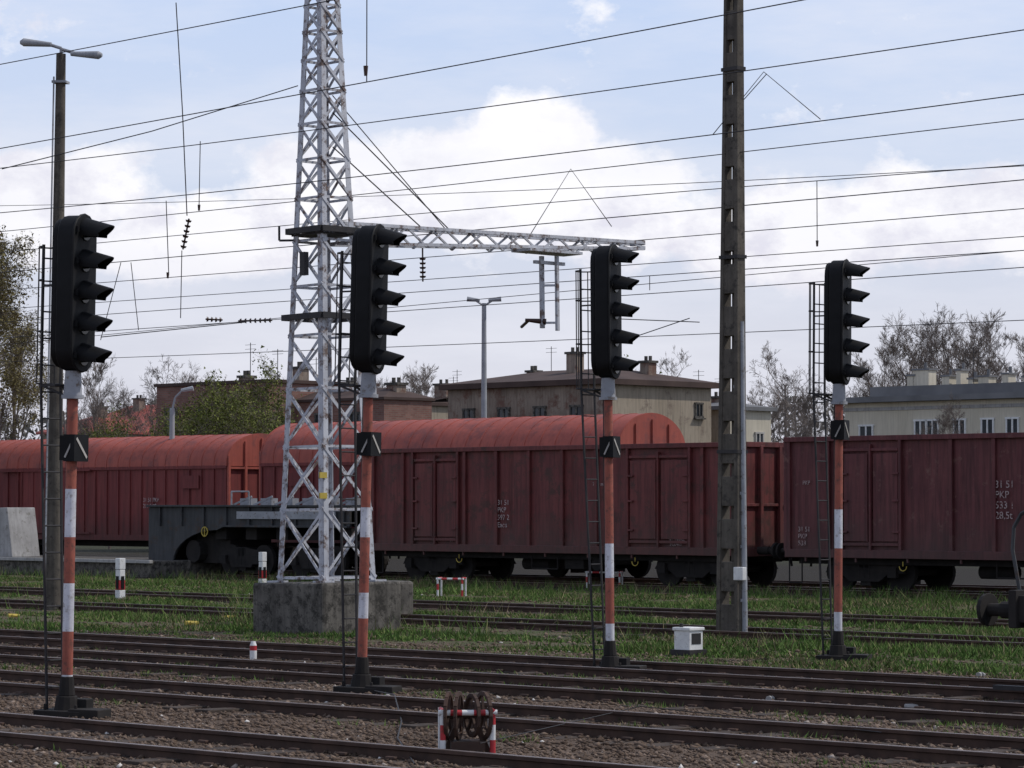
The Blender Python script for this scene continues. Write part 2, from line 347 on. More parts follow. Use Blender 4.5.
# ---------------------------------------------------------------- freight wagons
def wheelset(m,x,yc,r=.46):
    for sy in(-.75,.75):
        m.tube((x,yc+sy-.06,r+.10),(x,yc+sy+.06,r+.10),r,r,20)
        m.tube((x,yc+sy*1.0+math.copysign(.06,sy),r+.10),(x,yc+sy+math.copysign(.1,sy),r+.10),.14,.12,10)
    m.tube((x,yc-.8,r+.10),(x,yc+.8,r+.10),.08,.08,8)
def bogie(m,x,yc=0,wb=1.8):
    for d in(-wb/2,wb/2): wheelset(m,x+d,yc)
    for sy in(-1.0,1.0):
        m.ext([(x-wb/2-.3,.55),(x-wb/2-.1,.85),(x-.35,.9),(x-.2,.95),(x+.2,.95),(x+.35,.9),(x+wb/2+.1,.85),(x+wb/2+.3,.55),(x+wb/2-.15,.55),(x+.45,.35),(x-.45,.35),(x-wb/2+.15,.55)],'y',yc+sy-.05,yc+sy+.05)
        for k in(-.16,0,.16): m.tube((x+k,yc+sy,.42),(x+k,yc+sy,.9),.06,.06,8)
        for d in(-wb/2,wb/2): m.box((x+d,yc+sy*1.08,.58),(.26,.12,.26))
    m.box((x,yc,.8),(.4,2.1,.25)); m.box((x,yc,.3),(.3,2.0,.1))
def buffers(m,x,s,yc=0,z=1.06,r=.2):
    for sy in(-.875,.875):
        m.tube((x,yc+sy,z),(x+s*.38,yc+sy,z),.10,.10,12); m.tube((x+s*.36,yc+sy,z),(x+s*.56,yc+sy,z),.075,.075,10); m.tube((x+s*.56,yc+sy,z),(x+s*.62,yc+sy,z),r,r*.95,18)
    m.box((x+s*.15,yc,z),(.3,.12,.1)); m.tube((x+s*.3,yc,z),(x+s*.36,yc,z-.4),.03,.03,6)
def gondola(u0,u1,v,ztop,mk,marks,seed=0):
    L=u1-u0; e=root('gondola_wagon',UV(u0,v)); zf=1.0; zt=ztop; W=1.42
    r=random.Random(seed)
    m=MB(); m.box((L/2,0,zf+.06),(L,2*W-.1,.12))
    for sy in(-1,1):
        n=24
        for i in range(n):
            a=L*i/n; b_=L*(i+1)/n; c=(a+b_)/2; dd=r.uniform(-.045,.02)
            y=sy*(W-.03)
            m.add([(a,y,zf),(b_,y,zf),(b_,y,zt),(a,y,zt),(c,y+sy*dd,(zf+zt)/2-.6),(c,y+sy*dd,(zf+zt)/2+.6)],[(0,1,4),(1,2,5,4),(2,3,5),(3,0,4,5)])
        m.box((L/2,sy*(W-.11),(zf+zt)/2),(L-.02,.04,zt-zf-.02))
    for x in(.03,L-.03): m.box((x,0,(zf+zt)/2),(.05,2*W-.1,zt-zf))
    m.build('body_panels',[mk],e)
    m=MB()
    for sy in(-1,1):
        y=sy*(W+.02)
        m.box((L/2,y,zt-.05),(L+.06,.11,.12)); m.box((L/2,y,zf+.02),(L+.04,.10,.20))
        doors=[(L*.10+.35,L*.10+2.15),(L*.90-2.15-.35,L*.90-.35)]
        n=11
        for i in range(n+1):
            x=.07+(L-.14)*i/n
            if any(a-.25<x<b_+.25 for a,b_ in doors): continue
            m.box((x,y-sy*.01,(zf+zt)/2),(.10,.075,zt-zf-.16))
        for a,b_ in doors:
            for x in(a,b_): m.box((x,y,(zf+zt)/2),(.08,.10,zt-zf-.16))
            c=(a+b_)/2
            m.box((c,y+sy*.01,(zf+zt)/2-.05),(.06,.10,zt-zf-.3))
            m.box((c,y+sy*.01,zt-.33),(b_-a-.12,.05,.07)); m.box((c,y+sy*.01,zf+.25),(b_-a-.12,.05,.07))
            for q in((a+c)/2,(c+b_)/2):
                m.box((q,y-sy*.01,(zf+zt)/2-.05),(c-a-.16,.05,zt-zf-.75))
            for zz in(zf+.55,zf+1.3,zf+1.95):
                m.box((a+.12,y+sy*.05,zz),(.2,.04,.05)); m.box((b_-.12,y+sy*.05,zz),(.2,.04,.05))
            m.tube((c-.06,y+sy*.07,zf+.3),(c-.06,y+sy*.07,zt-.4),.018,.018,6)
        for x in np.linspace(.6,L-.6,9): m.box((x,y,zf-.12),(.05,.05,.12))
    for x,s in((0,-1),(L,1)):
        m.box((x+s*.03,0,zt-.05),(.1,2*W+.1,.13)); m.box((x+s*.03,0,zf+.02),(.12,2*W,.22))
        for y in(-W+.02,-.75,0,.75,W-.02): m.box((x+s*.04,y,(zf+zt)/2),(.1,.11,zt-zf-.15))
        m.box((x+s*.03,0,zf+1.2),(.06,2*W,.07))
    m.build('ribs_doors_and_rims',[mk],e,bevel=.008)
    m=MB()
    for x in(2.1,L-2.1): bogie(m,x)
    m.box((L/2,0,.86),(L-.2,.5,.2))
    for y in(-1.1,1.1): m.box((L/2,y,.84),(L-.3,.1,.16))
    m.tube((L*.38,-.5,.62),(L*.38+1.0,-.5,.62),.17,.17,12); m.box((L*.55,-.8,.66),(.7,.5,.3)); m.tube((L*.62,-1.2,.65),(L*.62,-1.12,.65),.18,.18,16)
    m.path([(L*.45,-1.25,.85),(L*.45,-1.25,.5),(L*.52,-1.25,.5),(L*.52,-1.25,.85)],.02)
    for x,s in((-.06,-1),(L+.06,1)): buffers(m,x,s)
    for x in(.25,L-.25):
        m.path([(x-.2,-1.4,.9),(x-.2,-1.4,.3),(x+.2,-1.4,.3),(x+.2,-1.4,.9)],.018)
    m.build('bogies_and_underframe',['black'],e)
    m=MB()
    for x in(3.6,L-3.6):
        pts=[(x+.11*math.cos(t),-1.47,.74+.11*math.sin(t)) for t in np.linspace(math.pi,2*math.pi,8)]; m.path(pts,.011,5); m.tube((x,-1.47,.74),(x,-1.47,.85),.011,.011,5)
    m.build('lift_hooks',['yellow'],e)
    for (x,z,s,t,mm) in marks: text(t,s,(x,-W-.012,z),e,'text')
vs=57.18
uA0=U(372,vs); uA1=U(742,vs)
gondola(uA0,uA1,58.6,3.77,'gond',[(5.05,2.2,.2,"31 51\nPKP\n597 2\nEaos","t"),(11.3,1.3,.14,"24 700kg\n14,04m","t"),(3.2,1.2,.2,"x","t"),(8.6,2.7,.14,"72,0 m3","t")],1)
uB0=U(787,vs)
gondola(uB0,uB0+13.7,58.6,3.86,'gond2',[(.35,1.55,.17,"31 51\nPKP\n533","t"),(6.25,2.6,.24,"31 51\nPKP\n533 1\n28,5t","t"),(.5,2.7,.14,"PKP","t")],2)
gondola(uB0+15.1,uB0+28.6,58.6,3.86,'gond2',[],3)
def van(u0,u1,v,zs,zt,seed=0,door=.45):
    L=u1-u0; e=root('covered_van',UV(u0,v)); zf=1.05; W=1.42
    m=MB(); m.box((L/2,0,(zf+zs)/2),(L,2*W,zs-zf))
    m.build('body',['vanwall'],e)
    def arc(k,dz=0): return [((W+.06+k)*math.cos(t),zs-.04+(zt-zs+.04+k)*math.sin(t)**.85+dz) for t in np.linspace(0,math.pi,21)]
    m=MB(); m.ext(arc(0),'x',-.04,L+.04)
    nr=max(8,int(L/.62))
    for i in range(nr+1):
        x=L*i/nr; m.ext(arc(.014),'x',x-.02,x+.02)
    m.build('roof',['vanroof'],e,smooth=True)
    m=MB()
    for sy in(-1,1):
        y=sy*(W+.025)
        m.box((L/2,y,zs-.07),(L,.07,.1)); m.box((L/2,y,zf+.06),(L,.09,.18))
        n=int(L/.62)
        for i in range(n+1):
            x=.04+(L-.08)*i/n; m.box((x,y,(zf+zs)/2),(.06,.04,zs-zf-.3))
        x=L*door; m.box((x,y+sy*.05,(zf+zs)/2+.03),(2.7,.06,zs-zf-.35))
        for q in(-1.33,-.66,0,.66,1.33): m.box((x+q,y+sy*.09,(zf+zs)/2+.03),(.06,.03,zs-zf-.38))
        m.box((x,y+sy*.1,zs-.12),(5.2,.06,.06)); m.box((x,y+sy*.1,zf+.2),(5.2,.05,.05))
        for q in(.12,.88):
            m.box((L*q,y+sy*.03,zs-.55),(.9,.05,.42))
    m.build('ribs_and_sliding_door',['vanwall'],e)
    m=MB()
    for x,s in((0,-1),(L,1)):
        for y in(-1.4,-.7,0,.7,1.4):
            zz=zs-.05+(zt-zs)*math.sqrt(max(0,1-(y/1.5)**2))*.9
            m.box((x+s*.05,y,(zf+zz)/2),(.09,.09,zz-zf))
        m.box((x+s*.05,0,zf+.05),(.1,2*W,.2))
        m.box((x+s*.05,0,zs-.1),(.07,2*W,.07))
    m.build('end_posts',['vanroof'],e)
    m=MB()
    for x in(2.1,L-2.1): bogie(m,x)
    m.box((L/2,0,.9),(L-.2,1.6,.2))
    for x,s in((0,-1),(L,1)): buffers(m,x,s)
    m.build('running_gear',['black'],e)
    text("31 51 PKP\n211 5 08",.2,(L*.72,-W-.1,2.3),e)
va=62.0
van(U(228,va)-15.2,U(228,va),63.4,3.50,4.52,1,.36)
van(U(228,va)-31.8,U(228,va)-16.6,63.4,3.50,4.52,3,.5)
van(U(262,va),U(618,va),63.4,3.55,4.82,2,.5)
def well():
    v=58.6; u0=U(150,57.4); u1=U(372,57.4)-.9; L=u1-u0; e=root('well_wagon',UV(u0,v))
    out=[(0,.45),(0,2.1),(.15,2.2),(L,2.2),(L,1.55),(3.6,1.55)]
    for t in np.linspace(0,1,9):
        a=t*math.pi/2; out.append((3.3-2.1*math.sin(a)*1.0,.45+1.0*math.cos(a)+.0))
    m=MB()
    for sy in(-1.2,1.2): m.ext(out,'y',sy-.04,sy+.04)
    m.box((L/2,0,2.12),(L-.1,2.2,.06)); m.box((.03,0,1.3),(.06,2.3,1.6))
    for x in np.linspace(.6,L-.2,9): m.box((x,-1.27,1.87),(.07,.07,.6)) 
    m.box((L/2,-1.28,2.17),(L,.16,.06)); m.box((L/2+1.8,-1.28,1.57),(L-3.6,.14,.06))
    m.build('side_frames_and_deck',['wagongrey'],e,bevel=.01)
    m=MB()
    for x in(4.2,7.4): bogie(m,x,0,1.5)
    for x in(3.2,4.6,6,7.4,8.8): m.box((x,0,1.35),(.5,2.0,.35))
    buffers(m,L,1)
    m.tube((2.0,-1.1,.8),(2.0,.9,.8),.35,.35,12)
    m.box((2.6,0,.9),(1.6,1.6,.9))
    m.build('bogies',['black'],e)
    m=MB()
    for i,x in enumerate(np.linspace(4.0,L-.5,6)):
        m.box((x,-.6,2.3),(.5,.25,.2)); m.beam((x,-1.2,2.2),(x+.5,-.9,2.45),.06)
    m.path([(3.8,-1.1,2.2),(3.8,-1.1,2.6),(4.6,-1.1,2.6),(4.6,-1.1,2.2)],.025)
    m.box((6.5,-1.3,1.9),(4.4,.04,.22)); 
    m.build('deck_fittings',['galv'],e)
    m=MB(); c=(2.75,-1.27,1.4); 
    for k in range(16):
        t=2*math.pi*k/16; t2=2*math.pi*(k+1)/16
        m.beam((c[0]+.14*math.cos(t),c[1],c[2]+.14*math.sin(t)),(c[0]+.14*math.cos(t2),c[1],c[2]+.14*math.sin(t2)),.025,.025)
    m.beam((c[0],c[1],c[2]-.14),(c[0],c[1],c[2]+.14),.025); m.build('round_mark',['yellow'],e)
well()
def flat():
    v=28.7; e=root('flat_wagon',UV(U(988,v-.875)+.62,v)); m=MB(); m.box((5,0,1.05),(10,2.5,.3)); m.box((-.0,0,1.05),(.1,2.6,.42)); m.box((-.12,-.9,1.02),(.16,.4,.36))
    for x in(2,8): bogie(m,x)
    buffers(m,-.05,-1,0,1.02,.19)
    m.build('frame_and_buffers',['black'],e,bevel=.01)
    m=MB(); m.path([(-.10,-.92,.9),(-.16,-.92,1.2),(-.26,-.92,1.7),(-.24,-.92,1.95),(-.14,-.92,2.10),(.0,-.92,2.17),(.25,-.92,2.19),(.9,-.92,2.19),(.95,-.92,1.2)],.022); m.build('shunter_handrail',['wagongrey'],e,smooth=True)
    m=MB(); m.path([(-.1,-.3,.9),(-.2,-.3,.5),(-.15,-.3,.35)],.03); m.box((-.2,-1.0,.16),(.5,.1,.05)); m.build('brake_hose',['darksteel'],e)
flat()
# ---------------------------------------------------------------- lattice mast
def lattice():
    C=Vector((-3.19,51.9,0)); e=root('lattice_catenary_mast',C); e.rotation_euler=(0,math.radians(-.9),ROT)
    m=MB(); m.box((0,0,.40),(1.82,1.82,.94)); m.build('concrete_foundation',['conc'],e,bevel=.04)
    z0=.87; z1=14.5
    def hw(z): return (1.2-(z-.87)*(.77/10.07))/2
    m=MB(); b=MB()
    cs=[(-1,-1),(1,-1),(1,1),(-1,1)]
    for sx,sy in cs:
        p=(sx*hw(z0),sy*hw(z0)); q=(sx*hw(z1),sy*hw(z1))
        m.beam((p[0]-sx*.06,p[1],z0),(q[0]-sx*.05,q[1],z1),.11,.014,0,up=(0,1,0))
        m.beam((p[0],p[1]-sy*.06,z0),(q[0],q[1]-sy*.05,z1),.11,.014,0,up=(1,0,0))
        m.box((p[0],p[1],z0+.02),(.26,.26,.03))
    zz=z0+.08; pan=[]
    while zz<z1-.3:
        h=2*hw(zz)*.98; pan.append((zz,min(z1,zz+h))); zz+=h
    for k,(a,c) in enumerate(pan):
        for i in range(4):
            A=cs[i];B=cs[(i+1)%4]
            pa=lambda s,z:Vector((s[0]*hw(z),s[1]*hw(z),z))
            w=.05
            b.beam(pa(A,a),pa(B,c),w,.012,0,up=(A[0]+B[0],A[1]+B[1],0)) 
            off=Vector((A[0]+B[0],A[1]+B[1],0))*.008
            b.beam(pa(B,a)+off,pa(A,c)+off,w,.012,0,up=(A[0]+B[0],A[1]+B[1],0))
            b.beam(pa(A,a),pa(B,a),.045,.012,0,up=(A[0]+B[0],A[1]+B[1],0))
    m.build('legs',['steel'],e); b.build('bracing',['steel'],e)
    m=MB()
    for z in(6.95,5.45):
        h=hw(z)+.09
        for s in(-1,1):
            m.beam((-h,s*h,z),(h,s*h,z),.07,.10); m.beam((s*h,-h,z),(s*h,h,z),.07,.10)
    m.box((0,0,6.88),(.8,.8,.03))
    m.box((.1,-.55,6.35),(.12,.10,.4))
    m.path([(-.3,-.3,6.8),(-.55,-.55,6.8),(-.55,-.55,7.05)],.02)
    m.build('collars',['darksteel'],e)
    m=MB(); Lr=8.05; y0=hw(6.95)
    hwA=.17
    def top(y): return 7.10+.14*(y/Lr)
    def bot(y): return 6.74+.24*(y/Lr)+(max(0,y-Lr+.9))*.18
    for sx in(-1,1):
        m.beam((sx*hwA,y0-.2,top(0)),(sx*hwA,Lr,top(Lr)),.055,.06); m.beam((sx*hwA,y0-.2,bot(0)),(sx*hwA,Lr,bot(Lr)-.02),.05,.055)
        ys=np.linspace(y0,Lr,17)
        for i in range(16):
            a,c=ys[i],ys[i+1]
            if i%2: m.beam((sx*hwA,a,top(a)),(sx*hwA,c,bot(c)),.03,.035)
            else: m.beam((sx*hwA,a,bot(a)),(sx*hwA,c,top(c)),.03,.035)
            m.beam((-hwA,a,top(a)) if i%2 else (hwA,a,top(a)),(hwA,c,top(c)) if i%2 else (-hwA,c,top(c)),.035,.012)
    m.beam((-hwA,Lr,top(Lr)),(hwA,Lr,top(Lr)),.07,.09); m.beam((-hwA,Lr,bot(Lr)),(hwA,Lr,bot(Lr)),.07,.07)
    m.build('cantilever_arm',['steel'],e)
    ya=5.45+.2
    m=MB()
    m.beam((-.1,ya-.15,6.85),(-.1,ya-.15,5.5),.06,.08); m.beam((.1,ya+.05,6.85),(.1,ya+.05,5.45),.06,.06)
    m.beam((0,ya-.8,6.92),(0,ya+.6,6.92),.5,.05); m.beam((0,ya-.45,6.72),(0,ya+.35,6.72),.06,.06)
    for z in(6.3,5.6): m.beam((-.1,ya-.15,z),(.1,ya+.05,z),.04)
    m.build('drop_bracket',['steel'],e)
    m=MB()
    m.tube((-.05,ya-.1,5.62),(-.35,ya-.35,5.66),.06,.03,10); m.tube((-.3,ya-.3,5.66),(-.6,ya-.2,5.55),.03,.03,8)
    for k in range(5): m.tube((0,ya-3.3,6.62-.08*k),(0,ya-3.3,6.59-.08*k),.06,.045,10)
    m.tube((0,ya-3.3,6.8),(0,ya-3.3,6.2),.015,.015,6)
    m.build('insulators',['ceram'],e,smooth=True)
    m=MB()
    m.tube((.25,0,9.0),(.05,3.0,7.15),.012,.012,5); m.tube((.25,0,8.4),(.05,2.3,7.15),.012,.012,5); m.tube((.25,.0,9.3),(.0,2.9,7.2),.01,.01,5)
    m.build('arm_stays',['darksteel'],e)
    m=MB(); m.box((hw(2.3)+.02,-hw(2.3)-.02,2.35),(.03,.16,.1)); m.box((hw(2.3)+.02,-hw(2.3)-.02,2.7),(.03,.16,.1)); m.build('warning_plate',['yellow'],e)
lattice()
def stump():
    e=root('concrete_block',Gp(377,619)); m=MB(); m.box((0,.1,.36),(.95,.9,.76)); m.build('block',['conc'],e,bevel=.06)
stump()
# ---------------------------------------------------------------- concrete mast
def cmast():
    C=Wp(731,505,50.8); C.z=0; e=root('concrete_catenary_mast',C); e.rotation_euler=(0,math.radians(.5),math.radians(-50)); H=13.5
    m=MB()
    def w(z): return .44-.23*z/H
    for s in(-1,1):
        m.add([(s*w(0)/2-.045,-.12,0),(s*w(0)/2+.045,-.12,0),(s*w(0)/2+.045,.12,0),(s*w(0)/2-.045,.12,0),
               (s*w(H)/2-.035,-.07,H),(s*w(H)/2+.035,-.07,H),(s*w(H)/2+.035,.07,H),(s*w(H)/2-.035,.07,H)],[(3,2,1,0),(4,5,6,7),(0,1,5,4),(1,2,6,5),(2,3,7,6),(3,0,4,7)])
    z=0
    while z<H-.3:
        ww=w(z)-.08; d=.2-.07*z/H; m.box((0,0,z+.27),(ww+.02,d-.01,.50)); z+=.72
    m.box((0,.05,H/2),(.12,.03,H-.1))
    m.build('shaft',['polec'],e,bevel=.012)
    m=MB(); m.tube((.29,.03,0),(.19,.02,5.3),.05,.05,10); m.tube((.19,.02,5.3),(.11,.02,H),.025,.025,8)
    for z in(.6,1.5,2.4,3.3,4.2,5.1): m.box((.23-.02*z,0,z),(.14,.1,.05))
    m.build('earthing_pipe',['galv'],e,smooth=True)
    m=MB()
    for z in(3.1,6.4,9.6,11.6): m.box((.0,0,z),(w(z)+.12,.26-.08*z/H,.06))
    m.build('clamp_bands',['darksteel'],e)
    m=MB(); m.box((.30,-.10,1.05),(.22,.1,.22)); m.build('sign_box',['white'],e,bevel=.01)
cmast()
# ---------------------------------------------------------------- lamps
def pole_lamp():
    Y=62.9; C=Wp(54,505,Y); C.z=0; e=root('street_lamp',C); e.rotation_euler=(0,math.radians(.5),math.radians(-10)); H=Zat(52,Y)
    m=MB(); m.tube((0,0,0),(0,0,H),.17,.10,12); m.build('concrete_post',['polec'],e,smooth=True)
    m=MB(); m.path([(0,0,H-.1),(0,0,H+.12),(-.25,0,H+.2)],.035,8); m.path([(0,0,H+.1),(.35,0,H+.0)],.035,8)
    m.box((0,0,H-.6),(.3,.3,.05)); m.box((.2,0,6.4),(.2,.25,.3)); m.tube((-.12,-.2,0),(-.1,-.15,H-.5),.02,.02,6)
    m.build('bracket_arms',['galv'],e)
    m=MB()
    for s,z0,t in((-1,H+.2,.06),(1,H+.0,-.04)):
        m.tube((s*.22,0,z0),(s*.82,0,z0+t),.05,.09,10); m.tube((s*.82,0,z0+t),(s*.9,0,z0+t),.09,.04,10)
    m.build('lamp_heads',['lampgrey'],e,smooth=True)
pole_lamp()
def lamp2(px,ytop,Y,double=True):
    C=Wp(px,505,Y); C.z=0; e=root('street_lamp',C,rot=0); H=Zat(ytop,Y)
    m=MB(); m.tube((0,0,0),(0,0,H),.13,.08,10); m.build('post',['lampgrey'],e,smooth=True)
    m=MB(); h=MB()
    if double:
        for s in(-1,1): m.path([(0,0,H-.1),(s*.3,0,H+.1)],.035); h.tube((s*.15,0,H+.1),(s*.6,0,H+.15),.05,.09,8)
    else:
        m.path([(0,0,H-.1),(.1,0,H+.35),(.35,0,H+.6)],.04); h.tube((.3,0,H+.57),(.7,0,H+.65),.07,.09,8)
    m.build('arm',['lampgrey'],e); h.build('lamp_head',['lampgrey'],e,smooth=True)
lamp2(484,303,105); lamp2(172,408,100,False)
# ---------------------------------------------------------------- wires
def wire(pts,r=.011,name='overhead_wire'):
    c=bpy.data.curves.new(name,'CURVE'); c.dimensions='3D'; c.bevel_depth=r; c.bevel_resolution=0
    for P in pts:
        s=c.splines.new('POLY'); s.points.add(len(P)-1)
        for i,p in enumerate(P): s.points[i].co=(p[0],p[1],p[2],1)
    c.materials.append(M['darksteel']); o=bpy.data.objects.new(name,c); scene.collection.objects.link(o); return o
def twire(y0,ym,y1,v,r=.011,extra=()):
    us=[U(0,v),U(512,v),U(1024,v)]; zs=[Zat(y,Yof(px,v)) for y,px in((y0,0),(ym,512),(y1,1024))]
    co=np.polyfit(us,zs,2); f=lambda u:float(np.polyval(co,u))
    span=us[2]-us[0]
    P=[UV(u,v,f(u)) for u in np.linspace(us[0]-.25*span,us[2]+.25*span,40)]
    pts=[P]
    for (px,y2) in extra:
        u=U(px,v); pts.append([UV(u,v,f(u)),UV(u,v,Zat(y2,Yof(px,v)))])
    wire(pts,r)
twire(62,-38,-140,20,.0055)
twire(147,53,-45,25,.007,[(366,-10)])
twire(167,102,28,28.7,.007)
twire(212,158,93,33,.008)
twire(231,177,118,38.5,.008)
twire(252,205,164,42,.008,[(818,243)])
twire(272,226,179,44.5,.010)
twire(290,250,208,48,.009)
twire(309,273,236,52,.009)
twire(322,285,250,55,.010,[(650,290)])
twire(338,303,267,44.5,.008)
twire(362,342,320,60,.010)
twire(205,190,165,52,.008)
twire(345,296,250,63,.010)
def tri(a,b,c,Y,r=.008): wire([[Wp(*b,Y),Wp(*a,Y),Wp(*c,Y)]],r,'wire_bridle')
tri((571,168),(531,233),(612,226),55); tri((765,70),(714,133),(822,118),50.8)
wire([[Wp(174,0,60),Wp(181,110,60),Wp(186,215,60)]],.011,'feeder_wire')
wire([[Wp(199,140,60),Wp(198,208,60)],[Wp(165,200,60),Wp(168,275,60)],[Wp(181,250,60),Wp(180,318,60)]],.009,'dropper_wire')
wire([[Wp(0,168,52),Wp(150,130,51.8),Wp(297,84,51.6)]],.009,'guy_wire')
wire([[Wp(100,337,70),Wp(245,322,70)],[Wp(600,318,70),Wp(700,322,70)],[Wp(640,335,70),Wp(690,318,70)]],.011,'section_wire')
wire([[Wp(745,98,50.8),Wp(768,72,51)],[Wp(120,262,60),Wp(100,340,60)],[Wp(130,262,60),Wp(138,330,60)]],.008,'stay_wire')
def insul(px,py,Y,dx,dy,n=6,name='line_insulator'):
    m=MB(); p=Vector((0,0,0)); d=Vector((dx,0,dy))
    m.tube(p,d,.02,.02,6)
    for k in range(n):
        a=d*((k+.5)/n); m.tube(a-d.normalized()*.02,a+d.normalized()*.02,.065,.045,10)
    m.build(name,['ceram'],None,smooth=True,loc=Wp(px,py,Y))
insul(188,218,60,-.12,-.62); insul(272,320,70,-.8,-.02,7)
insul(205,319,70,.4,-.02,4)
for px,py in((365,64),(818,240),(198,204),(167,272)):
    m=MB(); m.tube((0,0,0),(0,0,-.12),.03,.02,8); m.build('wire_clamp',['ceram'],None,loc=Wp(px,py,36 if px==365 else 60))
# ---------------------------------------------------------------- small trackside things
def pulley_frame(px,py,w,h,name='point_rod_guard',rot=0.1,wheels=True):
    C=Gp(px,py); e=root(name,C,rot=rot); m=MB()
    for s in(-1,1):
        for k in range(3): m.tube((s*w/2,0,h*k/3),(s*w/2,0,h*(k+1)/3),.026,.026,10,(k+(s<0))%2)
        m.tube((s*w/2,.28,0),(s*w/2,.28,h),.022,.022,8,1); m.tube((s*w/2,0,h*.97),(s*w/2,.28,h*.97),.02,.02,8,0)
    for k in range(5):
        a=-w/2-.04+(w+.08)*k/5; m.tube((a,0,h*.93),(a+(w+.08)/5,0,h*.93),.026,.026,10,(k+1)%2)
    m.build('guard_rail',['redb','white'],e,smooth=True)
    if wheels:
        m=MB()
        for x in(-.16,-.07,.05,.15):
            K=14; c=Vector((x,.12,.34)); R=.20 if abs(x)>.06 else .18
            for k in range(K):
                t=2*math.pi*k/K; t2=2*math.pi*(k+1)/K
                ax=Vector((.25,1,0)).normalized() if x<0 else Vector((-.25,1,0)).normalized()
                p=c+ax*R*math.cos(t)+Vector((0,0,R*math.sin(t))); q=c+ax*R*math.cos(t2)+Vector((0,0,R*math.sin(t2)))
                m.beam(p,q,.028,.035)
                if k%3==0: m.beam(c,p,.02,.02)
        m.tube((-.22,.12,.34),(.2,.12,.34),.03,.03,8); m.box((0,.12,.08),(.3,.3,.08)); m.beam((-.2,.12,.0),(-.05,.12,.34),.05); m.beam((.2,.12,.0),(.05,.12,.34),.05)
        m.build('pulley_wheels',['rail'],e)
pulley_frame(468,754,.44,.40)
pulley_frame(450,596,.62,.45,rot=-.3,wheels=False)
pulley_frame(603,588,.9,.45,rot=-.3,wheels=False)
def marker(px,py,h,w):
    C=Gp(px,py); e=root('marker_post',C); m=MB()
    m.box((0,0,h*.12),(w,w,h*.24),1); m.box((0,0,h*.36),(w*.98,w*.98,h*.22),0); m.box((0,0,h*.6),(w,w*.9,h*.24),1); m.box((0,0,h*.86),(w*1.0,w,h*.26),2)
    m.build('post',['redb','white','white'],e,bevel=.01)
    m=MB(); m.box((0,-w*.52,h*.42),(w*.5,.02,h*.3)); m.box((w*.52,0,h*.42),(.02,w*.5,h*.3)); m.build('number_plate',['sigblack'],e)
marker(121,600,.98,.17); marker(263,587,.95,.16)
def wbox():
    C=Gp(688,655); e=root('trackside_junction_box',C); m=MB(); m.box((0,0,.22),(.3,.3,.3)); m.box((0,0,.39),(.34,.34,.05)); m.build('cabinet',['white'],e,bevel=.012)
    m=MB(); m.box((0,0,.04),(.38,.38,.1)); m.tube((-.05,-.1,.41),(-.05,-.1,.47),.03,.03,8); m.box((.153,0,.25),(.005,.2,.16)); m.build('plinth_and_hasp',['darksteel'],e)
wbox()
def peg():
    C=Gp(254,659); e=root('fouling_point_peg',C); m=MB(); m.tube((0,0,0),(0,0,.13),.05,.05,10,1); m.tube((0,0,.13),(0,0,.2),.05,.05,10,0); m.tube((0,0,.2),(0,0,.26),.05,.03,10,1); m.build('post',['redb','white'],e,smooth=True)
peg()
def debris(px,py,mat,s,name):
    C=Gp(px,py); m=MB(); 
    m.tube((-s,0,s*.25),(s,s*.3,s*.3),s*.45,s*.3,7); m.tube((-s*.3,-s*.2,s*.3),(s*.5,-s*.3,s*.25),s*.4,s*.2,6)
    m.build(name,[mat],None,loc=C,bevel=s*.05,rot=random.random()*3)
debris(193,625,'yellow',.13,'yellow_stone'); debris(231,619,'yellow',.12,'yellow_stone'); debris(15,617,'yellow',.11,'yellow_stone')
for p in((912,708),(980,676),(770,700)): debris(*p,'conclight',.09,'pale_rock')
wire([[Gp(372,692)+Vector((0,0,.03)),Gp(395,705)+Vector((0,0,.12)),Gp(402,725)+Vector((0,0,.05)),Gp(398,740)+Vector((0,0,.03)),Gp(415,766)+Vector((0,0,.03))]],.008,'ground_cable')
wire([[Gp(480,756)+Vector((0,0,.12)),Gp(640,715)+Vector((0,0,.1)),Gp(880,742)+Vector((0,0,.1))]],.005,'point_wire')
def platform():
    e=root('loading_platform',(0,0,0)); m=MB(); u1=U(152,56); m.box((u1-22,58.2,.26),(44,4.4,.52)); m.build('slab',['conc'],e,bevel=.03)
    m=MB(); m.box((u1-22,55.97,.50),(44.05,.14,.10)); m.build('edge_coping',['conclight'],e,bevel=.01)
platform()
def wedge():
    e=root('concrete_ramp_block',UV(U(12,57.5),57.5,.52)); m=MB(); m.ext([(-2.2,0),(.75,0),(.45,1.6),(-2.2,1.55)],'y',-.5,.6); m.build('block',['conclight'],e,bevel=.02)
    m=MB()
    for x in(-1.6,-.7): m.box((x,-.51,.78),(.05,.04,1.5))
    m.build('joints',['conc'],e)
wedge()
